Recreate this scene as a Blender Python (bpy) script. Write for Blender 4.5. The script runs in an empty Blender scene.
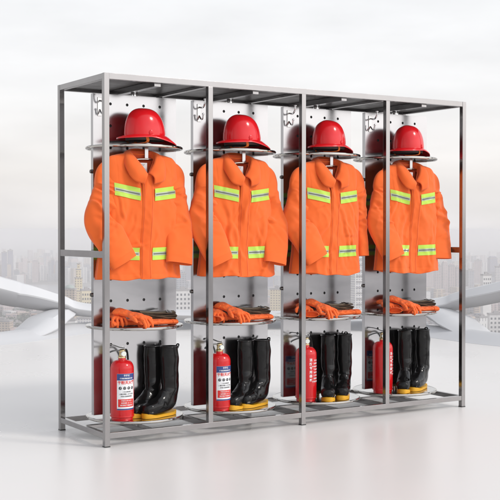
import bpy, bmesh, math, random
from mathutils import Vector, Matrix, noise
R = math.radians
PI = math.pi
S = bpy.context.scene
COL = S.collection
random.seed(7)

# ------------------------------------------------------------------ helpers
class MB:
    """collects shapes, then links them as ONE mesh object"""
    def __init__(s): s.v = []; s.f = []; s.m = []
    def add(s, vs, fs, mi=0):
        n = len(s.v); s.v += [tuple(v) for v in vs]
        s.f += [tuple(i + n for i in f) for f in fs]; s.m += [mi] * len(fs)
    def box(s, x0, x1, y0, y1, z0, z1, mi=0):
        s.add([(x, y, z) for z in (z0, z1) for y in (y0, y1) for x in (x0, x1)],
              [(0, 2, 3, 1), (4, 5, 7, 6), (0, 1, 5, 4), (2, 6, 7, 3), (0, 4, 6, 2), (1, 3, 7, 5)], mi)
    def rings(s, rs, cap0=True, cap1=True, closed=True, mi=0):
        n = len(rs[0]); vs = [p for r in rs for p in r]; fs = []
        for i in range(len(rs) - 1):
            for j in range(n if closed else n - 1):
                k = (j + 1) % n
                fs.append((i*n + j, i*n + k, (i+1)*n + k, (i+1)*n + j))
        if cap0: fs.append(tuple(reversed(range(n))))
        if cap1: fs.append(tuple(range((len(rs)-1)*n, len(rs)*n)))
        s.add(vs, fs, mi)
    def lathe(s, prof, c=(0, 0, 0), n=40, mi=0, cap0=True, cap1=True):
        rs = []
        for r, z in prof:
            rs.append([(c[0] + r*math.cos(2*PI*k/n), c[1] + r*math.sin(2*PI*k/n), c[2] + z) for k in range(n)])
        s.rings(rs, cap0, cap1, mi=mi)
    def tube(s, pts, r, n=10, mi=0, cap=True, loop=False):
        pts = [Vector(p) for p in pts]; rs = []; up = None
        L = len(pts)
        for i, p in enumerate(pts):
            if loop: t = (pts[(i+1) % L] - pts[i-1]).normalized()
            else: t = (pts[min(i+1, L-1)] - pts[max(i-1, 0)]).normalized()
            if up is None:
                up = Vector((0, 0, 1)) if abs(t.z) < .9 else Vector((1, 0, 0))
            a = (up - t*up.dot(t)).normalized(); b = t.cross(a); up = a
            rr = r[i] if isinstance(r, (list, tuple)) else r
            rs.append([p + a*rr*math.cos(2*PI*k/n) + b*rr*math.sin(2*PI*k/n) for k in range(n)])
        if loop: rs.append(rs[0])
        s.rings(rs, cap and not loop, cap and not loop, mi=mi)
    def cyl(s, p, q, r, n=16, mi=0): s.tube([p, q], r, n, mi)
    def grid(s, fn, nu, nv, mi=0, wrap=False):
        vs = [fn(i/nu, j/nv) for j in range(nv+1) for i in range(nu+1)]
        fs = [(j*(nu+1)+i, j*(nu+1)+i+1, (j+1)*(nu+1)+i+1, (j+1)*(nu+1)+i) for j in range(nv) for i in range(nu)]
        s.add(vs, fs, mi)
    def build(s, name, mats, parent=None, smooth=False, bevel=0, weld=0, sharp=35):
        me = bpy.data.meshes.new(name)
        me.from_pydata(s.v, [], s.f)
        if not isinstance(mats, (list, tuple)): mats = [mats]
        for m in mats: me.materials.append(m)
        me.polygons.foreach_set('material_index', s.m)
        bm = bmesh.new(); bm.from_mesh(me)
        if weld: bmesh.ops.remove_doubles(bm, verts=bm.verts, dist=weld)
        bmesh.ops.recalc_face_normals(bm, faces=bm.faces)
        bm.to_mesh(me); bm.free()
        if smooth:
            me.polygons.foreach_set('use_smooth', [True]*len(me.polygons))
            try: me.set_sharp_from_angle(angle=R(sharp))
            except Exception: pass
        o = bpy.data.objects.new(name, me); COL.objects.link(o)
        if parent is not None: o.parent = parent
        if bevel:
            b = o.modifiers.new('bevel', 'BEVEL'); b.width = bevel; b.segments = 2; b.limit_method = 'ANGLE'
        return o

def tag(o, label, cat, group=None):
    o['label'] = label; o['category'] = cat
    if group: o['group'] = group
    return o
def thing(name, label, cat, loc=(0, 0, 0), group=None):
    o = bpy.data.objects.new(name, None); COL.objects.link(o); o.location = loc
    o.empty_display_size = .05
    return tag(o, label, cat, group)
def apply_mods(o):
    dg = bpy.context.evaluated_depsgraph_get()
    me = bpy.data.meshes.new_from_object(o.evaluated_get(dg))
    o.modifiers.clear(); o.data = me
    return o
def copy_tree(o, parent=None):
    c = o.copy(); COL.objects.link(c)
    if parent is not None: c.parent = parent
    for ch in [x for x in bpy.data.objects if x.parent == o]: copy_tree(ch, c)
    return c
def lerp(a, b, t): return a + (b - a)*t
def sstep(a, b, x):
    t = min(1, max(0, (x - a)/(b - a))); return t*t*(3 - 2*t)
def interp(tab, x):
    if x <= tab[0][0]: return tab[0][1]
    for (a, p), (b, q) in zip(tab, tab[1:]):
        if x <= b:
            t = (x - a)/(b - a); t = t*t*(3 - 2*t)*.5 + t*.5
            return p + (q - p)*t
    return tab[-1][1]
def catmull(P, n):
    P = [Vector(p) for p in P]; out = []
    Q = [P[0]*2 - P[1]] + P + [P[-1]*2 - P[-2]]
    for i in range(1, len(Q) - 2):
        for k in range(n):
            t = k/n; a, b, c, d = Q[i-1], Q[i], Q[i+1], Q[i+2]
            out.append(.5*((2*b) + (c - a)*t + (2*a - 5*b + 4*c - d)*t*t + (3*b - a - 3*c + d)*t*t*t))
    out.append(P[-1]); return out

# ------------------------------------------------------------------ materials
def mat(name, col, rough=.5, metal=0, coat=0, coat_rough=.05, spec=.5, sheen=0, bump=0, bscale=200, bstretch=(1, 1, 1),
        var=0, vscale=4, vstretch=(1, 1, 1), rvar=0, sss=0, aniso=0, bdist=.001):
    m = bpy.data.materials.new(name); m.use_nodes = True
    nt = m.node_tree; N = nt.nodes; L = nt.links; b = N['Principled BSDF']
    b.inputs['Base Color'].default_value = (*col, 1); b.inputs['Roughness'].default_value = rough
    b.inputs['Metallic'].default_value = metal; b.inputs['Coat Weight'].default_value = coat
    b.inputs['Coat Roughness'].default_value = coat_rough; b.inputs['Specular IOR Level'].default_value = spec
    b.inputs['Sheen Weight'].default_value = sheen
    if aniso: b.inputs['Anisotropic'].default_value = aniso
    tc = None
    def coords(st):
        nonlocal tc
        if tc is None: tc = N.new('ShaderNodeTexCoord')
        mp = N.new('ShaderNodeMapping'); mp.inputs['Scale'].default_value = st
        L.new(tc.outputs['Object'], mp.inputs['Vector']); return mp.outputs['Vector']
    if var or rvar:
        nz = N.new('ShaderNodeTexNoise'); nz.inputs['Scale'].default_value = vscale; nz.inputs['Detail'].default_value = 6
        L.new(coords(vstretch), nz.inputs['Vector'])
        if var:
            mr = N.new('ShaderNodeMapRange'); mr.inputs['From Min'].default_value = .3; mr.inputs['From Max'].default_value = .7
            mr.inputs['To Min'].default_value = 1 - var; mr.inputs['To Max'].default_value = 1 + var
            L.new(nz.outputs['Fac'], mr.inputs['Value'])
            mx = N.new('ShaderNodeMix'); mx.data_type = 'RGBA'; mx.blend_type = 'MULTIPLY'
            mx.inputs['Factor'].default_value = 1; mx.inputs[6].default_value = (*col, 1)
            L.new(mr.outputs['Result'], mx.inputs[7]); L.new(mx.outputs[2], b.inputs['Base Color'])
        if rvar:
            mr = N.new('ShaderNodeMapRange'); mr.inputs['From Min'].default_value = .3; mr.inputs['From Max'].default_value = .7
            mr.inputs['To Min'].default_value = max(.02, rough - rvar); mr.inputs['To Max'].default_value = rough + rvar
            L.new(nz.outputs['Fac'], mr.inputs['Value']); L.new(mr.outputs['Result'], b.inputs['Roughness'])
    if bump:
        nz = N.new('ShaderNodeTexNoise'); nz.inputs['Scale'].default_value = bscale; nz.inputs['Detail'].default_value = 4
        L.new(coords(bstretch), nz.inputs['Vector'])
        bp = N.new('ShaderNodeBump'); bp.inputs['Strength'].default_value = bump; bp.inputs['Distance'].default_value = bdist
        L.new(nz.outputs['Fac'], bp.inputs['Height']); L.new(bp.outputs['Normal'], b.inputs['Normal'])
    return m
M = {}
M['frame'] = mat('satin_steel_frame', (.32, .31, .31), .17, 1, rvar=.05, vscale=9, vstretch=(1, 1, .1), var=.06)
M['panel'] = mat('brushed_steel_panel', (.43, .425, .435), .16, 1, rvar=.04, vscale=3, vstretch=(1, 1, 3), var=.04, bump=.03, bscale=60, bstretch=(.4, 1, 9))
M['disc'] = mat('steel_shelf', (.55, .54, .53), .2, 1, rvar=.08, vscale=14, var=.08)
M['rim'] = mat('polished_rim', (.50, .48, .45), .12, 1)
M['under'] = mat('steel_dark_reflection', (.035, .028, .026), .35, .3, var=.3, vscale=5, vstretch=(1, 6, 1), rvar=.1)  # dark reflection on the underside of the steel top, painted into its colour
M['chrome'] = mat('chrome', (.8, .8, .8), .07, 1)
M['bolt'] = mat('dark_bolt', (.12, .115, .11), .3, 1)
M['orange'] = mat('orange_cloth', (.82, .132, .014), .85, 0, sheen=.15, bump=.25, bscale=420, var=.05, vscale=9)
def crumple(m, sc, dist, strength=1.0, stretch=(1, 1, .6)):
    nt = m.node_tree; N = nt.nodes; L = nt.links; b = N['Principled BSDF']
    tc = N.new('ShaderNodeTexCoord'); mp = N.new('ShaderNodeMapping'); mp.inputs['Scale'].default_value = stretch
    mp.inputs['Rotation'].default_value = (0, .35, 0)
    L.new(tc.outputs['Object'], mp.inputs['Vector'])
    nz = N.new('ShaderNodeTexNoise'); nz.noise_type = 'RIDGED_MULTIFRACTAL'; nz.inputs['Scale'].default_value = sc; nz.inputs['Detail'].default_value = 2.5
    nz.inputs['Distortion'].default_value = .6; nz.inputs['Roughness'].default_value = .45
    L.new(mp.outputs[0], nz.inputs['Vector'])
    bp = N.new('ShaderNodeBump'); bp.inputs['Strength'].default_value = strength; bp.inputs['Distance'].default_value = dist
    L.new(nz.outputs['Fac'], bp.inputs['Height'])
    old = b.inputs['Normal'].links[0].from_socket if b.inputs['Normal'].links else None
    if old: L.new(old, bp.inputs['Normal'])
    L.new(bp.outputs['Normal'], b.inputs['Normal'])
crumple(M['orange'], 5.5, .012, .8)
M['orange_trim'] = mat('orange_stitched', (.81, .128, .014), .85, 0, sheen=.1, bump=.25, bscale=420)
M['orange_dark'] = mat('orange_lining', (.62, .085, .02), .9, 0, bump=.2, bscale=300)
M['lime'] = mat('lime_tape', (.46, .67, .075), .55, 0, bump=.1, bscale=900)
M['silver'] = mat('silver_tape', (.40, .44, .34), .35, .3, bump=.1, bscale=900)
M['darkline'] = mat('tape_line', (.11, .13, .11), .5)
M['white_cloth'] = mat('white_tag', (.82, .82, .82), .8, bump=.1, bscale=500)
M['grey_ink'] = mat('grey_ink', (.25, .26, .28), .8)
M['red_shell'] = mat('helmet_red', (.66, .008, .013), .2, 0, spec=.3, coat=.3, coat_rough=.05, var=.06, vscale=14)
M['liner'] = mat('helmet_liner', (.05, .03, .025), .6)
M['strap'] = mat('helmet_strap', (.75, .16, .02), .8)
M['ext_red'] = mat('extinguisher_red', (.58, .007, .010), .2, 0, spec=.35, coat=.35, coat_rough=.08, rvar=.05, vscale=20)
M['label_white'] = mat('label_white', (.80, .81, .82), .35)
M['label_blue'] = mat('label_blue', (.03, .06, .22), .35)
M['label_red'] = mat('label_red', (.68, .035, .03), .4)
M['ink'] = mat('black_ink', (.012, .012, .015), .5)
M['brass'] = mat('brass', (.72, .58, .32), .25, 1)
M['plastic_black'] = mat('black_plastic', (.012, .012, .012), .35, bump=.1, bscale=90)
M['gauge'] = mat('gauge_face', (.7, .75, .68), .2, coat=1)
M['rubber'] = mat('boot_rubber', (.0035, .0033, .0035), .15, 0, spec=.3, bump=.45, bscale=11, bdist=.006, bstretch=(1, 1, .7), rvar=.1, vscale=9)
M['sole'] = mat('yellow_sole', (.70, .36, .01), .5, 0, bump=.2, bscale=120)
M['glove'] = mat('orange_glove', (.84, .135, .016), .75, 0, sheen=.1, bump=.3, bscale=260)
crumple(M['glove'], 26, .004, .9, (1, 1, 1))
M['belt'] = mat('olive_webbing', (.075, .048, .028), .85, 0, bump=.6, bscale=260, var=.5, vscale=30)
M['belt_pale'] = mat('pale_webbing', (.42, .38, .27), .85, 0, bump=.5, bscale=260)
M['floor'] = mat('white_terrace', (.76, .735, .712), .30, 0, spec=.45, rvar=.06, vscale=.6, var=.025)
M['white_shell'] = mat('white_cladding', (.60, .60, .61), .42, 0, var=.03, vscale=.5)

# ------------------------------------------------------------------ camera frame (solved from the photograph)
CAM = Vector((-2.53875, -5.46147, 1.16557)); YAW = .564059; PITCH = -.0182415; F = 1122.16
fw = Vector((math.sin(YAW)*math.cos(PITCH), math.cos(YAW)*math.cos(PITCH), math.sin(PITCH)))
rt = Vector((math.cos(YAW), -math.sin(YAW), 0)); up = rt.cross(fw)
def at(px, py, depth):
    """world point seen at that place of the 500 px photograph, `depth` metres away along the view"""
    return CAM + (fw + rt*((px - 250)/F) - up*((py - 250)/F))*depth
cd = bpy.data.cameras.new('camera'); co = bpy.data.objects.new('camera', cd); COL.objects.link(co)
co.location = CAM; co.rotation_euler = (PI/2 + PITCH, 0, -YAW)
cd.sensor_width = 36; cd.lens = F/500*36; cd.clip_start = .1; cd.clip_end = 90000
S.camera = co

# ------------------------------------------------------------------ the gear rack
H = 2.0; D = .6359; P = .03; BAY = .64
PX = [i*BAY for i in range(5)]; LX = PX[4] + P
CX = [i*BAY + .335 for i in range(4)]; CY = .318
rack = thing('gear_rack', 'long stainless steel rack of four open bays with posts and rotating back panels', 'rack', (0, 0, 0))
def part(name, m, parent, mt, bevel=.0012, **k): return m.build(name, mt, parent, bevel=bevel, **k)
for i, x in enumerate(PX):
    foot = i in (0, 2, 4); corner = i in (0, 4)
    for y0 in (0, D - P):
        m = MB(); m.box(x, x+P, y0, y0+P, 0 if foot else .075, H if corner else 1.968); p = part('post', m, rack, M['frame'])
        if foot:
            m = MB(); m.box(x-.0015, x+P+.0015, y0-.0015, y0+P+.0015, .0005, .006); part('foot_cap', m, p, M['plastic_black'])
for y0 in (.0015, D - P + .0015):
    m = MB(); m.box(PX[0]+P, PX[4], y0, y0+P-.003, 1.968, H); part('top_rail', m, rack, M['frame'])
    for a, b in ((0, 2), (2, 4)):
        m = MB(); m.box(PX[a]+P, PX[b], y0, y0+P-.003, .045, .075); part('bottom_rail', m, rack, M['frame'])
for i, x in enumerate(PX):
    e = .0015
    m = MB(); m.box(x+e, x+P-e, P, D-P, .0455, .0745); part('cross_rail', m, rack, M['frame'])
    m = MB(); m.box(x+e, x+P-e, P, D-P, 1.9685, 1.9995 if i in (0, 4) else 1.9835); part('top_cross_rail', m, rack, M['frame'])
    if i in (0, 4):
        m = MB(); m.box(x+e, x+P-e, P, D-P, 1.013, 1.05); part('side_rail', m, rack, M['frame'])
for c in CX:
    m = MB(); m.box(c-.085, c-.03, P, D-P, .047, .073); part('cross_rail', m, rack, M['frame'])
    m = MB(); m.box(c-.02, c+.02, P, D-P, 1.95, 1.9825); part('top_cross_rail', m, rack, M['frame'])
for i in range(4):
    m = MB(); m.box(PX[i]+P, CX[i]-.085, CY-.015, CY+.015, .049, .071); part('mid_rail', m, rack, M['frame'])
    m = MB(); m.box(CX[i]-.03, PX[i+1], CY-.015, CY+.015, .049, .071); part('mid_rail', m, rack, M['frame'])
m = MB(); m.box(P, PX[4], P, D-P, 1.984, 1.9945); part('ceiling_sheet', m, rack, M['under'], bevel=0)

# one carousel of each bay: panel, shelves, hanger bar, hooks
W2 = .262; RD = .27; ZH, ZG, ZB = 1.636, .625, .110
def panel_mesh():
    """steel plate with rows of round holes, a folded edge round it"""
    bm = bmesh.new(); cols = [-.156, -.052, .052, .156]; rows = [1.872 - .1232*k for k in range(15)]
    xs = sorted([-W2, W2] + [c + s*.022 for c in cols for s in (-1, 1)])
    zs = sorted([.125, 1.925] + [r + s*.022 for r in rows if r > .15 for s in (-1, 1)])
    out = MB(); rr = .0085; n = 16
    for zi in range(len(zs)-1):
        for xi in range(len(xs)-1):
            x0, x1, z0, z1 = xs[xi], xs[xi+1], zs[zi], zs[zi+1]
            hx = xi % 2 == 1; hz = zi % 2 == 1
            for y in (-.015, .015):
                if hx and hz and y < 0:
                    cx, cz = (x0+x1)/2, (z0+z1)/2; vs = []; fs = []
                    for k in range(n):
                        a = 2*PI*(k+.5)/n; ca, sa = math.cos(a), math.sin(a); s = .022/max(abs(ca), abs(sa))
                        vs += [(cx+ca*s, y, cz+sa*s), (cx+ca*rr, y, cz+sa*rr)]
                    corner = {1: 0}
                    for k in range(n):
                        j = (k+1) % n; fs.append((2*k, 2*j, 2*j+1, 2*k+1))
                    # corners of the square cell
                    for q, (sx, sz) in enumerate(((1, 1), (-1, 1), (-1, -1), (1, -1))):
                        k = n//8 + q*n//4 - 1; vs.append((cx+sx*.022, y, cz+sz*.022))
                        fs.append((2*(k % n), 2*n+q, 2*((k+1) % n)))
                    out.add(vs, fs)
                    if y < 0:
                        ring0 = [(cx+rr*math.cos(2*PI*(k+.5)/n), -.015, cz+rr*math.sin(2*PI*(k+.5)/n)) for k in range(n)]
                        ring1 = [(a, -.012, b) for a, _, b in ring0]
                        out.rings([ring0, ring1], False, False)
                else:
                    out.add([(x0, y, z0), (x1, y, z0), (x1, y, z1), (x0, y, z1)], [(0, 1, 2, 3)])
    z0, z1 = zs[0], zs[-1]
    for a, b in (((-W2, z0), (W2, z0)), ((W2, z0), (W2, z1)), ((W2, z1), (-W2, z1)), ((-W2, z1), (-W2, z0))):
        out.add([(a[0], -.015, a[1]), (b[0], -.015, b[1]), (b[0], .015, b[1]), (a[0], .015, a[1])], [(0, 1, 2, 3)])
    return out
def make_carousel():
    r = MB(); r.lathe([(.03, .0735), (.03, .09), (.022, .09), (.022, .125)], n=24)
    r.build('carousel', M['chrome'], rack, smooth=True).location = (CX[0], CY, 0)
    c = COL.objects[-1] if False else [o for o in rack.children if o.name.startswith('carousel')][0]
    bp_ = panel_mesh().build('back_panel', M['panel'], c, weld=.0004)
    m = MB(); m.box(-W2+.004, W2-.004, -.008, .010, .13, 1.92); m.build('hole_shade', M['plastic_black'], bp_)  # black slab added so the holes look dark, stands in for shade inside
    m = MB(); m.lathe([(.02, 1.925), (.02, 1.9505)], n=24); m.build('pivot', M['chrome'], c, smooth=True)
    for z in (ZH, ZG, ZB):
        m = MB(); m.lathe([(.001, -.0035), (RD-.004, -.0035), (RD-.004, 0), (.001, 0)], (0, 0, z-.001), 72, cap0=False, cap1=False)
        m.build('shelf', M['disc'], c, smooth=True)
        m = MB(); m.tube([(RD*math.cos(2*PI*k/72), RD*math.sin(2*PI*k/72), z-.0075) for k in range(72)], .0085, 10, loop=True)
        m.build('shelf_rim', M['rim'], c, smooth=True)
    m = MB(); m.box(-.023, -.001, -.178, -.172, 1.56, ZH-.006)
    m.build('hanger_tab', M['panel'], c, bevel=.001)
    m = MB(); m.tube(catmull([(-.19, -.17, 1.505), (-.10, -.172, 1.54), (-.06, -.175, 1.556), (.03, -.175, 1.556), (.09, -.172, 1.54), (.16, -.17, 1.505)], 6), .0065, 10)
    m.build('hanger_bar', M['rim'], c, smooth=True)
    # coat hook at the top left of the plate
    m = MB(); m.box(-.236, -.212, -.0195, -.0155, 1.80, 1.905)
    h = m.build('hook', M['disc'], c, bevel=.001)
    m = MB(); x = -.224
    m.tube(catmull([(x, -.02, 1.885), (x, -.06, 1.88), (x, -.085, 1.90), (x, -.09, 1.925)], 6), .005, 8)
    m.tube(catmull([(x, -.02, 1.835), (x, -.04, 1.815), (x, -.058, 1.815), (x, -.066, 1.84)], 6), .0045, 8)
    m.lathe([(.0, -.008), (.008, -.004), (.009, 0), (.008, .005), (0, .008)], (x, -.09, 1.927), 12)
    m.lathe([(.0, -.007), (.007, -.004), (.008, 0), (.007, .004), (0, .007)], (x, -.066, 1.842), 12)
    m.build('hook_prong', M['chrome'], h, smooth=True)
    for z in (1.49, .80):
        m = MB(); m.tube([(-W2, 0, z), (-W2-.012, 0, z)], [.012, .010], 14); m.build('edge_bolt', M['bolt'], c, smooth=True)
    return c
car = make_carousel()
for i in range(1, 4):
    c = car.copy(); COL.objects.link(c); c.parent = rack; c.location = (CX[i], CY, 0)
    for ch in list(car.children):
        d = ch.copy(); COL.objects.link(d); d.parent = c      # thing > part > sub-part
        for g in list(ch.children):
            e = g.copy(); COL.objects.link(e); e.parent = d

# ------------------------------------------------------------------ jackets
def nz3(x, y, z): return noise.noise(Vector((x, y, z)))
def ridge(x, y, z): return 1 - abs(noise.noise(Vector((x, y, z))))*2
def jacket(i, label, sleeveL, sleeveR, lean=0, seed=0, hemshift=-.03):
    t = thing('fire_jacket', label, 'jacket', (CX[i] - (.040, .050, .038, .034)[i], .148, 0), 'orange firefighter jackets on the hanger bars')
    sd = seed*13.7
    HEM = .888
    wt = [(HEM, .262), (1.05, .246), (1.25, .236), (1.40, .226), (1.50, .232), (1.58, .238)]
    dt = [(HEM, .070), (1.05, .064), (1.25, .066), (1.40, .063), (1.55, .050)]
    def cen(z): return hemshift*(1 - sstep(.88, 1.4, z)) + lean*(1.55 - z)
    def prof(u): return max(0, 1 - abs(u)**2.7)**.55
    rc = random.Random(int(seed*97))
    def seg(lst, n, bx, bz, ln, wid, dep, ang):
        for _ in range(n):
            x0, z0 = rc.uniform(*bx), rc.uniform(*bz); a = rc.uniform(*ang); l = rc.uniform(*ln)
            lst.append((x0, z0, math.cos(a), math.sin(a), l, rc.uniform(*wid), rc.uniform(*dep)*rc.choice((1, -1))))
    CB = []; CS = {1: [], -1: []}
    seg(CB, 9, (-.22, .22), (.92, 1.30), (.08, .22), (.011, .022), (.010, .018), (1.1, 2.0))      # long drapes
    seg(CB, 7, (-.22, .22), (1.0, 1.45), (.04, .10), (.008, .014), (.006, .011), (.2, 2.9))
    for sg_ in (1, -1):
        seg(CS[sg_], 9, (-.07, .07), (.18, .56), (.05, .12), (.010, .018), (.010, .017), (-.7, .7))
        seg(CS[sg_], 6, (-.08, .08), (.12, .56), (.04, .09), (.008, .013), (.006, .010), (.4, 1.6))
    def crease(lst, x, z):
        t_ = 0
        for x0, z0, c_, s_, l, w_, d_ in lst:
            dx, dz = x - x0, z - z0; al = dx*c_ + dz*s_
            if abs(al) > l: continue
            q = (-dx*s_ + dz*c_ + .012*math.sin(al*28))/w_
            if abs(q) > 3: continue
            t_ += d_*q*math.exp(-q*q*.9)*(1 - (al/l)**2)**1.5
        return t_
    def folds(x, z):
        return folds0(x, z) + crease(CB, x, z)
    def folds0(x, z):
        f = .019*ridge(x*4.2 + z*.7, z*1.5, sd) * (1 - .5*sstep(1.35, 1.5, z))
        f += .010*nz3(x*9 - z*3, z*4.5, sd + 5)
        f += .0055*ridge(x*15 + z*5, z*9, sd + 9)
        f += .0018*nz3(x*40, z*34, sd + 2)
        f += .008*math.sin(x*22 + sd)*(1 - sstep(.9, 1.2, z))              # the skirt falls in soft flutes
        return f
    def fy(x, z, off=0):
        w = interp(wt, z); u = (x - cen(z))/w
        return -interp(dt, z)*prof(min(1, abs(u))) - folds(x, z)*max(.25, prof(min(1, abs(u)))) - off
    def top(x):
        a = abs(x); return 1.592 - .25*max(0, a - .065) - 3.6*max(0, a - .18)**1.5 - .006*math.cos(a*20)
    NU, NV = 96, 120
    def hemz(u): return HEM + .006*math.sin(u*3 + sd) + .004*math.sin(u*9 + sd*2) + .012*u*u
    def sheet(front):
        def fn(a, b):
            u = a*2 - 1; u = math.copysign(abs(u)**.85, u)
            xt = u*.228; zt = top(xt); nf = 0
            if abs(xt) < .078:
                k = abs(xt)/.078
                if front: zt = min(zt, 1.468 + .125*k**1.15); nf = math.sqrt(max(0, 1 - k))
            z = lerp(hemz(u), zt, b); x = cen(z) + u*interp(wt, z)
            g = math.sqrt(max(0, 1 - b**9))
            if front:
                y = fy(x, z) * max(g, nf)
                y += .0022*math.exp(-((z - HEM - .032)/.004)**2)
                y += .0018*math.exp(-((abs(x) - .165 + .02*(1.5-z))/.003)**2)*(1 if 1.36 < z else 0)
            else:
                y = (interp(dt, z)*.95*prof(abs(u)) + folds(x + 3, z)*prof(abs(u)))*g
            return (x, y, z)
        return fn
    m = MB(); m.grid(sheet(True), NU, NV); m.grid(sheet(False), NU, NV)
    body = m.build('body', M['orange'], t, smooth=True, sharp=180, weld=.0006)
    so = body.modifiers.new('cloth', 'SOLIDIFY'); so.thickness = .003; so.offset = 0
    # sleeves
    for path, widths in (sleeveL, sleeveR):
        pts = catmull(path, 20); n = len(pts); rs = []; K = 64; sg = 1 if path[0][0] > 0 else -1
        for k, p in enumerate(pts):
            s = k/(n - 1); tn = (pts[min(k+1, n-1)] - pts[max(k-1, 0)]).normalized()
            wv = Vector((tn.z, 0, -tn.x))
            if wv.length < .1: wv = Vector((1, 0, 0))
            wv.normalize(); nv = tn.cross(wv)
            a = interp([(j/(len(widths)-1), w) for j, w in enumerate(widths)], s)/2
            b = interp([(0, .010), (.12, .020), (.3, .032), (.7, .030), (1, .026)], s)
            ring = []
            for q in range(K):
                th = 2*PI*q/K; ca, sa = math.cos(th), math.sin(th)
                rx = math.copysign(abs(ca)**.8, ca)*a; ry = math.copysign(abs(sa)**.8, sa)*b
                P0 = p + wv*rx + nv*ry
                fr = (math.sin(PI*min(1, s*1.15))*.9 + .25)*sstep(.05, .3, s)
                dsp = .018*ridge(rx*5 + s*3.5*sg, s*4.6 + rx*3, sd + sg*4) + .011*ridge(rx*9 - s*7*sg, s*9, sd + sg*7 + 3) + .003*nz3(rx*30, s*22, sd + sg)
                dsp += crease(CS[sg], rx, s*.62)*.9*(1 if sa < 0 else .4)
                dsp -= .010
                P0 += nv*math.copysign(abs(sa)**.5, sa)*dsp*fr
                ring.append(P0)
            rs.append(ring)
        tn = (pts[-1] - pts[-2]).normalized()
        inner = [p + (pts[-1] - p)*.10 - tn*.06 for p in rs[-1]]
        m = MB(); m.rings(rs + [[p + (pts[-1]-p)*.03 for p in rs[-1]], inner], True, True)
        sl = m.build('sleeve', M['orange'], t, smooth=True, sharp=60)
        # stitched cuff hem
        m = MB(); e = []
        for dd, oo in ((.0, .0012), (.028, .0012)):
            kk = n - 1 - dd*(n-1)/.58
            k0 = int(kk); fr_ = kk - k0; ring = []
            for q in range(K):
                A = rs[k0][q]; B = rs[min(k0+1, n-1)][q]; c0 = pts[k0]
                pnt = A.lerp(B, fr_); ring.append(pnt + (pnt - pts[min(n-1, round(kk))]).normalized()*oo)
            e.append(ring)
        m.rings(e, False, False); m.build('cuff_hem', M['orange_trim'], sl, smooth=True, sharp=180)
    # placket, pockets line and tapes lie on the cloth
    def patch(x0, x1, zf0, zf1, off, nu, nv, back=False, edge=0):
        def fn(a, b):
            x = lerp(x0, x1, a); z0 = zf0(x) if callable(zf0) else zf0; z1 = zf1(x) if callable(zf1) else zf1
            z = lerp(z0, z1, b)
            xx = x + cen(z)
            if back:
                u = (xx - cen(z))/interp(wt, z)
                return (xx, interp(dt, z)*.95*prof(abs(u)) + folds(xx + 3, z)*prof(abs(u)) + off, z)
            o2 = off*min(1, 8*min(a, 1 - a) + .35) if edge else off
            return (xx, fy(xx, z, o2), z)
        return fn
    m = MB(); m.grid(patch(-.031, .031, HEM + .004, 1.468, .0065, 14, 90, edge=1), 14, 90)
    pk = m.build('placket', M['orange_trim'], t, smooth=True, sharp=180)
    for xs in (-.022, .022):
        m = MB(); m.grid(patch(xs-.0011, xs+.0011, HEM+.01, 1.455, .0074, 1, 80), 1, 80)
        m.build('stitch_line', M['orange_dark'], pk, smooth=True, sharp=180)
    def tape(x0, x1, zc, slope, name, back=False):
        h = .034; zf = lambda o: (lambda x: zc + slope*abs(x) + o)
        nu = max(10, int(abs(x1-x0)*140))
        m = MB(); m.grid(patch(x0, x1, zf(-h), zf(h), .0042, nu, 8, back), nu, 8)
        o = m.build(name, M['lime'], t, smooth=True, sharp=180)
        m = MB(); m.grid(patch(x0, x1, zf(-.0095), zf(.0095), .0052, nu, 4, back), nu, 4)
        q = m.build('silver_stripe', M['silver'], o, smooth=True, sharp=180)
        m = MB(); m.grid(patch(x0+.006, x1-.006, zf(-.0035), zf(.0035), .0060, nu, 2, back), nu, 2)
        m.build('dark_stripe', M['darkline'], o, smooth=True, sharp=180)
    tape(-.188, -.043, 1.350, .20, 'chest_tape'); tape(.040, .190, 1.352, .13, 'chest_tape')
    tape(-.185, -.037, 1.030, .03, 'waist_tape'); tape(.037, .190, 1.030, .03, 'waist_tape')
    tape(-.20, .20, 1.36, 0, 'back_tape', True); tape(-.21, .21, 1.03, 0, 'back_tape', True)
    # collar: stand and fall, folded over
    nk = [(.004, -.078, 1.474), (.046, -.066, 1.535), (.073, -.020, 1.590), (.045, .042, 1.612), (0, .058, 1.618)]
    fo = [(.030, -.096, 1.415), (.096, -.088, 1.440), (.120, -.030, 1.528), (.075, .066, 1.565), (0, .088, 1.57)]
    def full(a): return a + [(-x, y, z) for x, y, z in reversed(a[:-1])]
    A = catmull(full(nk), 10); B = catmull(full(fo), 10); na = len(A) - 1
    def fn(u, v):
        k = min(na, int(round(u*na))); p = A[k].lerp(B[k], v)
        bulge = math.sin(PI*v); q = Vector((p.x, p.y, p.z))
        out = Vector((p.x, p.y, 0)); out = out.normalized() if out.length > 1e-4 else Vector((0, 1, 0))
        q += out*bulge*.014 + Vector((0, -.008 if p.y < .02 else 0, .010))*bulge
        q.x += .0022*nz3(p.x*30, p.z*30, sd); q.y -= .002*nz3(p.x*26, p.z*22, sd+3)
        return q
    m = MB(); m.grid(fn, na, 12)
    def stand(u, v):
        k = min(na, int(round(u*na))); p = A[k]; return Vector((p.x*(1-.04*v), p.y + (.004 if p.y < 0 else -.004)*v, p.z - .055*v*(0.25 if p.y < -.05 else 1)))
    m.grid(stand, na, 3)
    c = m.build('collar', M['orange_trim'], t, smooth=True, sharp=180)
    so = c.modifiers.new('cloth', 'SOLIDIFY'); so.thickness = .0045; so.offset = 0
    # lining behind the open neck and the woven size tag
    m = MB(); m.grid(lambda a, b: (lerp(-.066, .066, a), .030 - .02*b + .012*(2*a-1)**2*-1, lerp(1.44, 1.60, b)), 10, 10)
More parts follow.
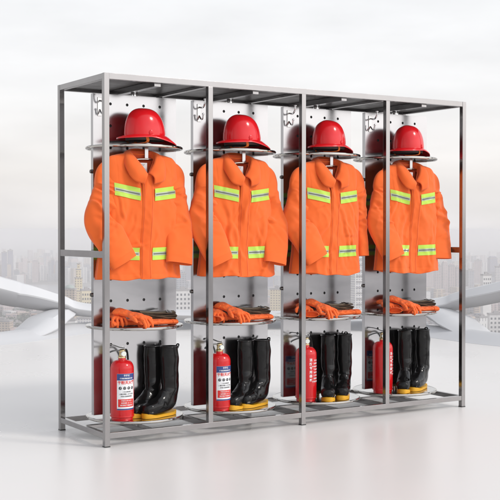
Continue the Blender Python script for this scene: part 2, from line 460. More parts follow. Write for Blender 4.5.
    m.build('neck_lining', M['orange_dark'], t, smooth=True, sharp=180)
    m = MB(); m.box(-.040, .024, -.022, -.019, 1.470, 1.536)
    tg = m.build('size_tag', M['white_cloth'], t, bevel=.0005)
    m = MB()
    for k, (w_, zz) in enumerate(((.036, 1.528), (.028, 1.521), (.034, 1.505), (.03, 1.498), (.022, 1.490))):
        m.box(-.008-w_/2, -.008+w_/2, -.0228, -.0222, zz-.0012, zz+.0012)
    m.build('tag_print', M['grey_ink'], tg)
    return t
def sl(*pts): return [Vector(p) for p in pts]
J = [
 ('orange firefighter jacket in the leftmost bay, one sleeve bulging past the rack post',
  (sl((-.13, .004, 1.492), (-.185, .002, 1.462), (-.202, 0, 1.39), (-.230, -.012, 1.30), (-.258, -.03, 1.205), (-.215, -.08, 1.095), (-.155, -.098, .985)), [.135, .178, .168, .184, .198, .185, .16]),
  (sl((.13, .004, 1.492), (.182, .002, 1.460), (.194, 0, 1.39), (.203, -.012, 1.30), (.212, -.03, 1.20), (.205, -.062, 1.085), (.190, -.088, .975)), [.135, .176, .152, .155, .17, .165, .16]), 0, 1, -0.02),
 ('orange firefighter jacket in the second bay, right sleeve swinging wide beside the third bay',
  (sl((-.13, .004, 1.492), (-.185, .002, 1.462), (-.200, 0, 1.39), (-.224, -.012, 1.30), (-.248, -.03, 1.205), (-.220, -.08, 1.095), (-.172, -.098, .975)), [.135, .178, .168, .184, .205, .19, .16]),
  (sl((.13, .004, 1.492), (.182, .002, 1.460), (.197, 0, 1.39), (.213, -.012, 1.30), (.236, -.03, 1.20), (.228, -.062, 1.085), (.205, -.088, .965)), [.135, .176, .152, .155, .175, .165, .15]), 0, 2, -0.01),
 ('orange firefighter jacket in the third bay, right sleeve narrow and apart from its body',
  (sl((-.13, .004, 1.492), (-.185, .002, 1.462), (-.200, 0, 1.39), (-.224, -.012, 1.30), (-.245, -.03, 1.205), (-.205, -.08, 1.095), (-.150, -.098, .985)), [.135, .178, .168, .184, .21, .19, .16]),
  (sl((.14, .004, 1.495), (.192, .002, 1.470), (.222, 0, 1.40), (.242, 0, 1.31), (.256, 0, 1.21), (.262, -.01, 1.11), (.262, -.02, 1.0)), [.13, .165, .14, .10, .085, .075, .075]), 0, 3, -0.02),
 ('orange firefighter jacket in the rightmost bay, its right sleeve flared towards the end post',
  (sl((-.13, .004, 1.492), (-.185, .002, 1.462), (-.200, 0, 1.39), (-.224, -.012, 1.30), (-.248, -.03, 1.205), (-.225, -.07, 1.095), (-.185, -.09, .985)), [.135, .178, .168, .184, .205, .19, .16]),
  (sl((.13, .004, 1.492), (.182, .002, 1.460), (.198, 0, 1.39), (.222, -.012, 1.30), (.246, -.02, 1.20), (.250, -.035, 1.09), (.246, -.05, .975)), [.135, .176, .152, .155, .165, .16, .16]), 0, 4, -0.01),
]
for i, (lb, a, b, lean, seed, hs) in enumerate(J): jacket(i, lb, a, b, lean, seed, hs)

# ------------------------------------------------------------------ helmets
def helmet():
    t = thing('fire_helmet', 'x', 'helmet', (0, 0, 0), 'red helmets on the top shelves')
    NA = 96
    def dome(a, s, inset=0):
        # s 0 top .. 1 base of the dome; +x is the front
        ca, sa = math.cos(a), math.sin(a)
        rx = (.118 if ca > 0 else .128) - inset; ry = .104 - inset
        th = s*PI/2
        k = math.sin(th)**.74
        z = .052 + (.142 - inset)*max(0, math.cos(th))**.80
        x = rx*ca*k; y = ry*sa*k
        if ca < 0: x *= 1 + .10*(s**3)                       # the back slopes out
        z += .0035*math.exp(-(y/.022)**2)*(1 - s**4)          # centre ridge
        return Vector((x, y, z))
    def brim(a, q):
        ca, sa = math.cos(a), math.sin(a); b = dome(a, 1)
        back = max(0, -ca); front = max(0, ca)
        w = .020 + .030*front**3 + .052*back**1.6; d = .010 + .006*front + .040*back**1.4
        out = Vector((b.x, b.y, 0)).normalized()
        return b + out*w*q - Vector((0, 0, d*(q**1.3)))
    m = MB(); rs = []
    for k in range(1, 29):
        s = k/28; rs.append([dome(2*PI*j/NA, s) for j in range(NA)])
    for q in (.08, .25, .5, .75, 1): rs.append([brim(2*PI*j/NA, q) for j in range(NA)])
    rs.append([brim(2*PI*j/NA, 1) + Vector((0, 0, -.005)) for j in range(NA)])
    rs.append([brim(2*PI*j/NA, .5) + Vector((0, 0, -.006)) for j in range(NA)])
    rs.append([brim(2*PI*j/NA, .0) + Vector((0, 0, -.007)) for j in range(NA)])
    m.rings(rs, True, False)
    m.build('shell', M['red_shell'], t, smooth=True, sharp=70)
    m = MB(); m.rings([[dome(2*PI*j/NA, .99, .004) + Vector((0, 0, -.004)) for j in range(NA)],
                       [dome(2*PI*j/NA, 1, .010)*1 + Vector((0, 0, -.028)) for j in range(NA)],
                       [dome(2*PI*j/NA, 1, .016)*1 + Vector((0, 0, -.028)) for j in range(NA)],
                       [dome(2*PI*j/NA, .9, .016) for j in range(NA)]], False, True)
    m.build('liner', M['liner'], t, smooth=True, sharp=60)
    m = MB()
    for sgn in (-1, 1):
        pts = catmull([(.02, sgn*.098, .045), (.01, sgn*.092, .016), (.03, sgn*.06, .006), (.075, sgn*.02, .005)], 8)
        for k in range(len(pts)-1): pass
        m.rings([[p + Vector((.009, 0, 0)), p + Vector((.009, 0, .003)), p + Vector((-.009, 0, .003)), p + Vector((-.009, 0, 0))] for p in pts])
    m.build('chin_strap', M['strap'], t, smooth=True, sharp=40)
    m = MB(); m.lathe([(.0, .0), (.013, .0), (.013, .004), (.009, .006), (0, .006)], n=20)
    for v in range(len(m.v)):
        x, y, z = m.v[v]; m.v[v] = (x, -z, y)
    for sgn in (-1, 1):
        o = m.build('side_rivet', M['red_shell'], t, smooth=True)
        o.location = (-.006, sgn*.1035, .062) if sgn < 0 else (-.006, .1035, .062)
        if sgn > 0: o.rotation_euler.z = PI
    t.location = (0, 0, 0)
    return t
h0 = helmet()
HL = [('glossy red fire helmet on the top shelf of the leftmost bay, visor facing left', 176),
      ('glossy red fire helmet on the top shelf of the second bay from the left', 182),
      ('glossy red fire helmet on the top shelf of the third bay from the left', 198),
      ('glossy red fire helmet on the rightmost top shelf, beside the open end bay', 203)]
for i, (lb, ang) in enumerate(HL):
    o = h0 if i == 0 else copy_tree(h0)
    o.location = (CX[i] + (-.02, -.02, -.02, -.02)[i], .165, ZH - .0005); o.rotation_euler = (0, 0, R(ang)); o['label'] = lb
    o.scale = (.92, .94, 1.05)

# ------------------------------------------------------------------ gloves and folded belts
def glove_obj(curl, spread, seed):
    m = MB(); rnd = random.Random(seed)
    def blob(path, wid, hei, n=14):
        pts = catmull(path, 5); N = len(pts); rs = []
        for k, p in enumerate(pts):
            t = (pts[min(k+1, N-1)] - pts[max(k-1, 0)]).normalized(); side = Vector((-t.y, t.x, 0)).normalized(); nn = t.cross(side)
            s = k/(N-1); a = interp(wid, s)/2; b = interp(hei, s)/2
            rs.append([p + side*a*math.cos(2*PI*q/n) + nn*b*math.sin(2*PI*q/n) for q in range(n)])
        m.rings(rs)
    blob([(-.135, 0, .022), (-.08, 0, .02), (-.03, 0, .02), (.03, 0, .02), (.055, 0, .018)],
         [(0, .105), (.25, .092), (.5, .098), (.85, .100), (1, .07)], [(0, .036), (.3, .034), (.7, .038), (1, .02)])
    fl = [.072, .085, .080, .062]
    for k, L in enumerate(fl):
        y0 = -.037 + .0245*k; a = (k - 1.5)*spread; c = curl*(1 + .25*rnd.uniform(-1, 1))
        p = Vector((.035, y0, .02)); pts = [p]; pit = .0
        for j in range(4):
            pit -= c*(.2 + .35*j); d = Vector((math.cos(a)*math.cos(pit), math.sin(a)*math.cos(pit), math.sin(pit)))
            p = p + d*(L/3 if j else .022); pts.append(p)
        blob(pts, [(0, .023), (.8, .022), (.93, .018), (1, .006)], [(0, .022), (.8, .020), (.93, .016), (1, .006)], 10)
    blob([(-.045, -.03, .022), (-.01, -.062, .02), (.025, -.075, .014), (.048, -.078, .004)],
         [(0, .03), (.7, .025), (.92, .019), (1, .006)], [(0, .026), (.7, .022), (1, .006)], 10)
    o = m.build('work_glove', M['glove'])
    r = o.modifiers.new('r', 'REMESH'); r.mode = 'VOXEL'; r.voxel_size = .0034
    s_ = o.modifiers.new('s', 'SMOOTH'); s_.iterations = 5; s_.factor = .5
    apply_mods(o)
    for v in o.data.vertices:
        p = v.co; d = .0065*ridge(p.x*20, p.y*24, seed) + .0026*nz3(p.x*70, p.y*70, seed+p.z*60)
        v.co = p + Vector((0, 0, 1 if p.z > .016 else -.2))*(d - .001)
    o.data.polygons.foreach_set('use_smooth', [True]*len(o.data.polygons))
    # ribbed cuff as a part
    m = MB(); rs = []
    for x, k in ((-.168, 1.06), (-.164, 1.1), (-.15, 1.08), (-.137, 1.04), (-.125, 1.0)):
        rs.append([(x, .0535*k*math.cos(2*PI*q/40)*(1 + .02*(q % 2)), .022 + .020*k*math.sin(2*PI*q/40)*(1 + .05*(q % 2))) for q in range(40)])
    rs = [[(x*1 + .0 , y, z) for x, y, z in r] for r in rs]
    ins = [[(-.165, y*.90, .022 + (z - .022)*.86) for _, y, z in rs[0]], [(-.118, y*.8, .022 + (z - .022)*.25) for _, y, z in rs[0]]]
    m.rings(list(reversed(ins)) + rs, True, True); c = m.build('cuff', M['glove'], o, smooth=True, sharp=60)
    return o
gl_protos = [glove_obj(.35, .10, 3), glove_obj(.55, .16, 8)]
def belt_obj(seed):
    rnd = random.Random(seed); m = MB(); layers = []
    n = 5; L = .20; path = []
    for k in range(n):
        z = .004 + .0085*k; a, b = (-L/2, L/2) if k % 2 == 0 else (L/2, -L/2)
        j = rnd.uniform(-.012, .012)
        for s in range(9):
            f = s/8; x = lerp(a, b, f) + j; path.append(Vector((x, .004*math.sin(k*2+f*2), z + .010*math.sin(f*PI + k)*(k/n) + .004*nz3(x*26, k*3, seed))))
        if k < n-1:
            sg = 1 if b > a else -1
            path.append(Vector((b + j + sg*.007, 0, z + .0043)))
    P2 = catmull(path, 2); N = len(P2); rs = []; w = .026
    for k, p in enumerate(P2):
        t = (P2[min(k+1, N-1)] - P2[max(k-1, 0)]); t.y = 0; t.normalize(); nn = Vector((-t.z, 0, t.x))*.0028
        sd = Vector((0, w + .007*nz3(k*.2, 0, seed), 0)); tl = Vector((0, 0, .004*nz3(k*.13, 4, seed)))
        rs.append([p - sd - nn - tl, p + sd - nn + tl, p + sd + nn + tl, p - sd + nn - tl])
    m.rings(rs); o = m.build('folded_belt', M['belt'], smooth=True, sharp=40)
    m = MB(); rs2 = []
    for r in rs[-20:]:
        a, b, c, d = r; up_ = (c + d)/2 - (a + b)/2; e = up_.normalized()*.0012*(1 if up_.z > 0 else -1)
        q0, q1 = (d, c) if up_.z > 0 else (a, b)
        if up_.z <= 0: e = -up_.normalized()*.0012
        rs2.append([q0.lerp(q1, .30) + e, q0.lerp(q1, .55) + e])
    m.rings(rs2, False, False, closed=False); m.build('pale_stripe', M['belt_pale'], o, smooth=True)
    m = MB(); m.box(.055, .085, -.030, .030, .043, .047); m.box(.066, .074, -.024, .024, .047, .050)
    m.build('buckle', M['bolt'], o, bevel=.001)
    return o
bl = belt_obj(5)
bays = ['leftmost bay', 'second bay', 'third bay', 'rightmost bay']
def place(o, i, x, y, z, rz, rx=0, ry=0, sc=1):
    o.location = (CX[i] + x, CY + y, z); o.rotation_euler = (R(rx), R(ry), R(rz)); o.scale = (sc, sc, sc); return o
first = [True, True]; fb = True
for i in range(4):
    dx = (0, .0, .0, .02)[i]
    spec = [
        (0, (-.085 + dx, -.105, ZG + .001, 18 + 9*i, 0, 0), 'orange work glove lying flat beneath the other gloves in the %s'),
        (1, (-.07 + dx, -.185, ZG + .040, -62 - 4*i, 6, 12), 'orange work glove draped over the shelf edge, fingers hanging, in the %s'),
        (0, (.055 + dx, -.15, ZG + .001, 186 - 8*i, 0, 0), 'orange work glove right of the pile, below the belt, in the %s'),
        (1, (-.150 + dx, -.095, ZG + .036, -118 + 9*i, 4, 8), 'orange work glove bunched at the left end of the pile in the %s'),
    ]
    for q, (pr, a, lb) in enumerate(spec):
        if first[pr]: o = gl_protos[pr]; first[pr] = False
        else: o = copy_tree(gl_protos[pr])
        jr = random.Random(i*17 + q*5 + 2); a = (a[0] + jr.uniform(-.014, .014), a[1] + jr.uniform(-.010, .010), a[2], a[3] + jr.uniform(-13, 13), a[4], a[5] + jr.uniform(-2, 2))
        place(o, i, *a, sc=(.84, .84, .80, .78)[q]); tag(o, lb % bays[i], 'glove', 'orange work gloves on the middle shelves')
    o = bl if fb else copy_tree(bl); fb = False
    place(o, i, .085 + dx, -.10 - .005*i, ZG + .034, (-16, -4, 9, -10)[i], 8, 4)
    tag(o, 'folded dark olive belt lying on top of the orange gloves in the ' + bays[i], 'belt', 'folded belts on the glove shelves')

# ------------------------------------------------------------------ extinguishers
def text_mesh(body, size, bold=0):
    cu = bpy.data.curves.new('t', 'FONT'); cu.body = body; cu.size = size; cu.align_x = 'CENTER'; cu.align_y = 'CENTER'
    cu.resolution_u = 2; cu.offset = bold
    o = bpy.data.objects.new('t', cu); COL.objects.link(o)
    dg = bpy.context.evaluated_depsgraph_get(); dg.update()
    me = bpy.data.meshes.new_from_object(o.evaluated_get(dg))
    vs = [v.co.copy() for v in me.vertices]; fs = [tuple(p.vertices) for p in me.polygons]
    bpy.data.objects.remove(o); bpy.data.curves.remove(cu); bpy.data.meshes.remove(me)
    return vs, fs
ER = .0655
def curved(m, vs, fs, x0, z0, off, mi):
    m.add([((ER+off)*math.sin((v.x + x0)/ER), -(ER+off)*math.cos((v.x + x0)/ER), v.y + z0) for v in vs], fs, mi)
def strip(m, x0, x1, z0, z1, off, mi):
    n = max(2, int(abs(x1-x0)/.004))
    m.grid(lambda a, b: ((ER+off)*math.sin(lerp(x0, x1, a)/ER), -(ER+off)*math.cos(lerp(x0, x1, a)/ER), lerp(z0, z1, b)), n, 1, mi)
def extinguisher():
    t = thing('fire_extinguisher', 'x', 'fire extinguisher', (0, 0, 0), 'red extinguishers on the bottom shelves')
    m = MB()
    prof = [(.050, .0), (.0585, .0), (.0605, .004), (.0605, .016), (.064, .020), (ER, .026), (ER, .285)]
    for k in range(1, 11):
        a = k/10*PI/2; prof.append((.022 + (ER-.022)*math.cos(a)**.9, .285 + .048*math.sin(a)))
    prof += [(.021, .336), (.021, .345)]
    m.lathe(prof, n=64); b = m.build('cylinder', M['ext_red'], t, smooth=True, sharp=40)
    m = MB(); m.lathe([(.0665, .020), (.0672, .022), (.0672, .026), (.0665, .028)], n=64, cap0=False, cap1=False)
    m.build('weld_ring', M['ext_red'], b, smooth=True)
    m = MB(); m.lathe([(.0225, .344), (.0225, .352), (.017, .356), (.015, .375), (.018, .378), (.018, .388), (.012, .392)], n=28)
    m.tube([(0, 0, .378), (.024, .026, .377)], [.010, .009], 14)
    v = m.build('valve', M['brass'], t, smooth=True, sharp=40)
    m = MB(); m.lathe([(0, 0), (.0145, 0), (.016, .003), (.016, .010), (.014, .012), (0, .012)], n=28)
    m.v = [(x, -z - .017, y + .368) for x, y, z in m.v]
    g = m.build('gauge', M['chrome'], v, smooth=True, sharp=40)
    m = MB(); m.lathe([(0, .0122), (.0132, .0122), (.0132, .0128), (0, .0128)], n=28); m.v = [(x, -z - .017, y + .368) for x, y, z in m.v]
    m.build('gauge_face', M['gauge'], v)
    # levers: squeeze handle and carrying handle leave the valve to one side
    m = MB()
    pts = catmull([(.012, 0, .396), (-.015, 0, .402), (-.055, 0, .417), (-.095, 0, .423), (-.108, 0, .418)], 6)
    rs = [[p + Vector((0, -.011, -.0015)), p + Vector((0, .011, -.0015)), p + Vector((0, .009, .0035)), p + Vector((0, -.009, .0035))] for p in pts]
    m.rings(rs); m.build('lever', M['plastic_black'], t, smooth=True, sharp=40)
    m = MB()
    pts = catmull([(.010, 0, .384), (-.018, 0, .386), (-.055, 0, .384), (-.09, 0, .372), (-.098, 0, .364)], 6)
    rs = [[p + Vector((0, -.012, -.002)), p + Vector((0, .012, -.002)), p + Vector((0, .010, .003)), p + Vector((0, -.010, .003))] for p in pts]
    m.rings(rs); m.build('carry_handle', M['plastic_black'], t, smooth=True, sharp=40)
    m = MB(); m.tube([(.012 + .010*math.cos(a), .0, .404 + .010*math.sin(a)) for a in [2*PI*k/18 for k in range(18)]], .0016, 6, loop=True)
    m.build('pull_pin', M['chrome'], t, smooth=True)
    m = MB(); pts = catmull([(.020, .022, .377), (.048, .052, .380), (.068, .078, .335), (.074, .088, .26), (.068, .088, .17), (.058, .084, .10), (.052, .08, .06)], 10)
    m.tube(pts, .0058, 10); m.tube([pts[-1], pts[-1] + Vector((-.004, 0, -.05))], [.009, .013], 14)
    m.build('hose', M['plastic_black'], t, smooth=True)
    # paper label wrapped round the cylinder
    m = MB(); strip(m, -.055, .055, .062, .262, .0006, 0)
    lb = m.build('label', M['label_white'], t, smooth=True)
    m = MB(); strip(m, -.0545, .0545, .226, .2615, .0012, 0)
    m.build('label_header', M['label_blue'], lb, smooth=True)
    m = MB(); strip(m, -.0545, .0545, .0625, .070, .0012, 0)
    m.build('label_footer', M['label_blue'], lb, smooth=True)
    m = MB(); strip(m, -.048, .048, .079, .122, .0012, 0)
    m.build('label_block', M['label_red'], lb, smooth=True)
    m = MB()
    for s, z, tx in ((.0115, .2515, '手提式'), (.0085, .236, '使用前请检查压力表')): curved(m, *text_mesh(tx, s, .0002), 0, z, .0018, 0)
    m.build('header_text', M['label_white'], lb); m = MB()
    for k, tx in enumerate(('干粉灭火剂 4公斤', '适用温度 -20 ~ 55', '请放置在干燥通风处')): curved(m, *text_mesh(tx, .0082, .0001), 0, .113 - .0125*k, .0018, 0)
    m.build('block_text', M['label_white'], lb)
    m = MB(); curved(m, *text_mesh('干粉灭火器', .0205, .0006), 0, .2125, .0014, 0)
    m.build('label_title', M['label_red'], lb)
    m = MB()
    for k, x in enumerate((-.036, -.012, .012, .036)):       # four plain black pictograms
        n = 18; vs = [Vector((.0085*math.cos(2*PI*q/n), .0085*math.sin(2*PI*q/n), 0)) for q in range(n)]
        vi = [v_*.62 for v_ in vs]
        curved(m, vs + vi, [(q, (q+1) % n, n + (q+1) % n, n + q) for q in range(n)], x, .183, .0014, 0)
        strip(m, x-.0045, x+.0045, .1795, .1825, .0014, 0); strip(m, x-.0015+.0015*(k-1.5), x+.002+.0015*(k-1.5), .1825, .188, .0014, 0)
    for k, tx in enumerate(('1 拔出保险销', '2 握住喷管 3 压下压把', '对准火焰根部喷射')): curved(m, *text_mesh(tx, .0085, .0001), 0, .162 - .0125*k, .0014, 0)
    m.build('label_black_text', M['ink'], lb)
    # white printing straight on the red paint at the side
    m = MB()
    for k, tx in enumerate('消防专用器材'): curved(m, *text_mesh(tx, .020, .0004), +.092, .255 - .0245*k, .0008, 0)
    for k, tx in enumerate(('灭火器', '注意事项', '每月检查一次', '严禁日晒', '轻拿轻放', '保持清洁', '定期送检', '使用后再充装')):
        curved(m, *text_mesh(tx, .0105, .0002), +.132, .252 - .0185*k, .0008, 0)
    m.build('side_print', M['label_white'], t)
    return t
e0 = extinguisher()
EL = [('red fire extinguisher in the leftmost bay with white and blue label in full view', -.150, -.145, -3),
      ('red fire extinguisher in the second bay, its white label half behind the front post', -.158, -.140, 2),
      ('red fire extinguisher in the third bay with white printing on its side', -.166, -.122, -15),
      ('red fire extinguisher in the rightmost bay with plain red side left of the post', -.186, -.104, -22)]
for i, (lb, x, y, rz) in enumerate(EL):
    o = e0 if i == 0 else copy_tree(e0)
    o.location = (CX[i] + x, CY + y, ZB); o.rotation_euler = (0, 0, R(rz)); o['label'] = lb
    if i > 1:                                                # these two stand with the paper label turned to the panel
        for ch in o.children:
            if ch.name.startswith('label'): ch.rotation_euler.z = R(186)
            if ch.name.startswith('side_print'): ch.rotation_euler.z = R((-73, -42)[i-2])

# ------------------------------------------------------------------ boots
def boot(seed):
    t = thing('rubber_boot', 'x', 'boot', (0, 0, 0), 'black rubber boots on the bottom shelves')
    path = [(-.004, .392), (-.004, .33), (-.006, .26), (-.008, .20), (-.004, .150), (.004, .116), (.028, .088), (.076, .066), (.125, .054), (.165, .050), (.193, .046), (.206, .044)]
    aw = [.046, .047, .047, .044, .042, .041, .043, .046, .048, .046, .036, .012]     # half widths
    bh = [.055, .056, .056, .054, .055, .066, .066, .050, .040, .036, .028, .010]
    NN = 6; pts = catmull([(x, 0, z) for x, z in path], NN); N = len(pts); rs = []; K = 48
    ta = [(k/(len(aw)-1), v) for k, v in enumerate(aw)]; tb = [(k/(len(bh)-1), v) for k, v in enumerate(bh)]
    for k, p in enumerate(pts):
        s = k/(N-1); tn = (pts[min(k+1, N-1)] - pts[max(k-1, 0)]).normalized()
        nn = Vector((-tn.z, 0, tn.x)); a = interp(ta, s); b = interp(tb, s); ring = []
        pass
        for q in range(K):
            th = 2*PI*q/K; ca, sa = math.cos(th), math.sin(th)
            se = sa if (s < .42 or ca > 0) else math.copysign(abs(sa)**lerp(1, .5, sstep(.42, .6, s)), sa)
            v = p + nn*b*ca + Vector((0, 1, 0))*a*se
            wr = .0045*ridge(v.x*6, v.y*10 + seed, v.z*9) * sstep(0, .12, s)*(1 - .5*sstep(.7, .9, s)) + .004*math.sin(v.z*62 + ca*1.5 + seed)*math.exp(-((s - .36)/.11)**2)*(1 if ca > -.4 else .5)
            wr += .0022*nz3(v.x*30, v.y*30 + seed, v.z*26)
            v += (nn*ca + Vector((0, 1, 0))*sa)*wr*sstep(.025, .08, v.z)
            v.z = max(v.z, .016)
            ring.append(v)
        rs.append(ring)
    inner = [[p + (pts[0] - p)*.07 for p in rs[0]], [Vector((p.x, p.y, p.z - .16)) + (Vector((pts[0].x, 0, p.z)) - p)*.10 for p in rs[0]]]
    m = MB(); m.rings(list(reversed(inner)) + rs, True, True)
    m.build('shaft', M['rubber'], t, smooth=True, sharp=70)
    m = MB(); m.tube([p + (p - pts[0]).normalized()*.0005 + Vector((0, 0, -.004)) for p in rs[0]], .0038, 8, loop=True)
    m.build('top_band', M['rubber'], t, smooth=True)
    def outline(off):
        o = []
        for q in range(64):
            th = 2*PI*q/64; ca, sa = math.cos(th), math.sin(th)
            x = .079 + (.128 + off)*math.copysign(abs(ca)**.85, ca); w = interp([(-.075, .036), (.0, .037), (.07, .037), (.14, .047), (.215, .043)], x) + off
            o.append(Vector((x, w*math.copysign(abs(sa)**.75, sa), 0)))
        return o
    m = MB(); prof = [(-.001, 0), (.001, .001), (.001, .007), (-.0005, .008), (-.0005, .010), (.001, .011), (.001, .017), (-.001, .0185), (-.012, .019)]
    m.rings([[p + Vector((0, 0, z*.8 + (.013*sstep(.13, .20, p.x) + .011*(1 - sstep(-.047, -.005, p.x)))*(1 if z > .012 else 0))) for p in outline(o)] for o, z in prof])
    m.build('sole', M['sole'], t, smooth=True, sharp=40)
    m = MB(); m.tube(catmull([(-.062, -.01, .375), (-.074, -.008, .395), (-.074, .008, .395), (-.062, .01, .375)], 6), .004, 8)
    m.build('pull_loop', M['rubber'], t, smooth=True)
    return t
b0 = boot(1.3); b1 = boot(6.1); used = set()
BT = [[(.085, -.055, 205), (.150, -.135, 196)], [(.055, -.085, 212), (.160, -.105, 200)], [(.030, -.085, 234), (.160, -.085, 226)], [(.020, -.08, 226), (.168, -.085, 208)]]
side = ['left black rubber boot of the yellow soled pair in the %s',
        'right black rubber boot of the yellow soled pair in the %s']
for i in range(4):
    for k in range(2):
        pr = (b0, b1)[k]
        o = pr if k not in used else copy_tree(pr); used.add(k)
        x, y, a = BT[i][k]
        o.location = (CX[i] + x, CY + y, ZB + .0005); o.rotation_euler = (0, 0, R(a)); o['label'] = side[k] % bays[i]
        o.scale = (.97, .97, 1)

# ------------------------------------------------------------------ terrace and arch
ZC = -140.0
edge = [(-420, 366), (-250, 358), (-100, 351), (0, 344), (60, 336), (90, 332.5), (180, 328.5), (280, 327.5), (360, 329.5), (436, 337), (500, 345), (620, 354), (800, 362)]
def floor_pt(px, py):
    d = 1; q = at(px, py, 1) - CAM; k = -CAM.z/q.z; return CAM + q*k
E2 = catmull([floor_pt(*p) for p in edge], 8)
bk = [CAM + rt*s - Vector((fw.x, fw.y, 0))*14 for s in (14, -14)]
m = MB()
top_ = [Vector((p.x, p.y, 0)) for p in E2] + [Vector((p.x, p.y, 0)) for p in bk]
n = len(top_); m.add(top_ + [p - Vector((0, 0, .6)) for p in top_], [tuple(range(n)), tuple(reversed(range(n, 2*n)))] + [(i, (i+1) % n, n + (i+1) % n, n + i) for i in range(n)])
o = m.build('floor', M['floor']); o['kind'] = 'structure'
# raised white kerb round the terrace edge
m = MB(); rs = []
for i, p in enumerate(E2):
    t_ = (E2[min(i+1, len(E2)-1)] - E2[max(i-1, 0)]).normalized(); nn = Vector((-t_.y, t_.x, 0))
    if nn.dot(fw) < 0: nn = -nn
    rs.append([p + nn*a + Vector((0, 0, z)) for a, z in ((-.12, .002), (-.02, .035), (.08, .085), (.20, .10), (.34, .08), (.40, -.02), (.40, -.5), (.0, -.5))])
m.rings(rs); o = m.build('terrace_kerb', M['white_shell'], smooth=True, sharp=60); o['kind'] = 'structure'
arch = thing('arch_rail', 'sweeping white arch rail behind the rack, rising to both sides on splayed legs', 'arch', at(250, 320, 13))
al = arch.location.copy()
def sweep(path, dep, name):
    pts = catmull([tuple(at(px, py, d)) for px, py, th, d in path], 10); n = len(pts); rs = []
    thk = [(k/(len(path)-1), p[2]/F*p[3]) for k, p in enumerate(path)]; dpt = [(k/(len(path)-1), v) for k, v in enumerate(dep)]
    for i, p in enumerate(pts):
        t_ = (pts[min(i+1, n-1)] - pts[max(i-1, 0)]).normalized(); sid = t_.cross(Vector((0, 0, 1))).normalized()
        if sid.dot(fw) < 0: sid = -sid
        u_ = sid.cross(t_); u_ = u_ if u_.z > 0 else -u_
        h = interp(thk, i/(n-1))/2; w = interp(dpt, i/(n-1))/2; ring = []
        for a, b in ((-.25, 1), (-.55, .93), (-.85, .45), (-1, .18), (-.98, .06), (-.72, -.40), (-.35, -.88), (0, -1), (.45, -.85), (.9, -.2), (1, .25), (.75, .8), (.3, 1)):
            ring.append(p + sid*w*a + u_*h*b - al)
        rs.append(ring)
    m = MB(); m.rings(rs); return m.build(name, M['white_shell'], arch, smooth=True, sharp=28)
sweep([(-260, 225, 50, 11.6), (-120, 262, 42, 12.0), (0, 290.6, 27, 12.5), (24, 296, 24, 12.6), (58, 303.8, 18.5, 12.8), (89, 310.4, 13, 12.9), (180, 315, 10, 13.1), (280, 316, 10, 13.2), (360, 313.5, 11, 13.0), (436, 306, 15.5, 12.8), (462, 300, 18, 12.7), (500, 291.7, 20.5, 12.5), (620, 262, 36, 12.1), (760, 225, 48, 11.7)],
      [.7, .6, .5, .48, .44, .40, .36, .36, .36, .42, .44, .5, .6, .7], 'beam')
sweep([(84, 311, 4, 13.0), (70, 312, 8, 12.9), (57, 317.5, 16, 12.6), (44, 325.5, 19, 12.35), (30, 334, 15, 12.1), (8, 344, 7, 11.8)], [.06, .22, .4, .5, .45, .25], 'leg')
sweep([(410, 311, 4, 13.0), (425, 310, 8, 12.9), (440, 315.5, 15, 12.6), (456, 324, 18, 12.35), (472, 333, 14, 12.1), (492, 343, 6, 11.8)], [.06, .22, .4, .5, .45, .25], 'leg')

# ------------------------------------------------------------------ the city far below
def facade(name, wall, win, sx, sz, fill=.55, rough=.7):
    m = bpy.data.materials.new(name); m.use_nodes = True; nt = m.node_tree; N = nt.nodes; L = nt.links; b = N['Principled BSDF']
    tc = N.new('ShaderNodeTexCoord'); sp = N.new('ShaderNodeSeparateXYZ'); L.new(tc.outputs['Object'], sp.inputs[0])
    sx *= .68; sz *= .8
    ad = N.new('ShaderNodeMath'); ad.operation = 'ADD'; L.new(sp.outputs[0], ad.inputs[0]); L.new(sp.outputs[1], ad.inputs[1])
    cb = N.new('ShaderNodeCombineXYZ'); L.new(ad.outputs[0], cb.inputs[0]); L.new(sp.outputs[2], cb.inputs[1])
    br = N.new('ShaderNodeTexBrick'); br.offset = 0; br.squash = 1
    br.inputs['Scale'].default_value = 1; br.inputs['Brick Width'].default_value = sx; br.inputs['Row Height'].default_value = sz
    br.inputs['Mortar Size'].default_value = sz*(1-fill)*.5; br.inputs['Mortar Smooth'].default_value = .1
    br.inputs['Color1'].default_value = (*win, 1); br.inputs['Color2'].default_value = (*[c*1.5 for c in win], 1); br.inputs['Mortar'].default_value = (*wall, 1)
    L.new(cb.outputs[0], br.inputs['Vector'])
    ge = N.new('ShaderNodeNewGeometry'); sn = N.new('ShaderNodeSeparateXYZ'); L.new(ge.outputs['Normal'], sn.inputs[0])
    gt = N.new('ShaderNodeMath'); gt.operation = 'GREATER_THAN'; gt.inputs[1].default_value = .6; L.new(sn.outputs[2], gt.inputs[0])
    mx = N.new('ShaderNodeMix'); mx.data_type = 'RGBA'; L.new(gt.outputs[0], mx.inputs['Factor']); L.new(br.outputs['Color'], mx.inputs[6]); mx.inputs[7].default_value = (*[c*.8 for c in wall], 1)
    L.new(mx.outputs[2], b.inputs['Base Color']); b.inputs['Roughness'].default_value = rough
    return m
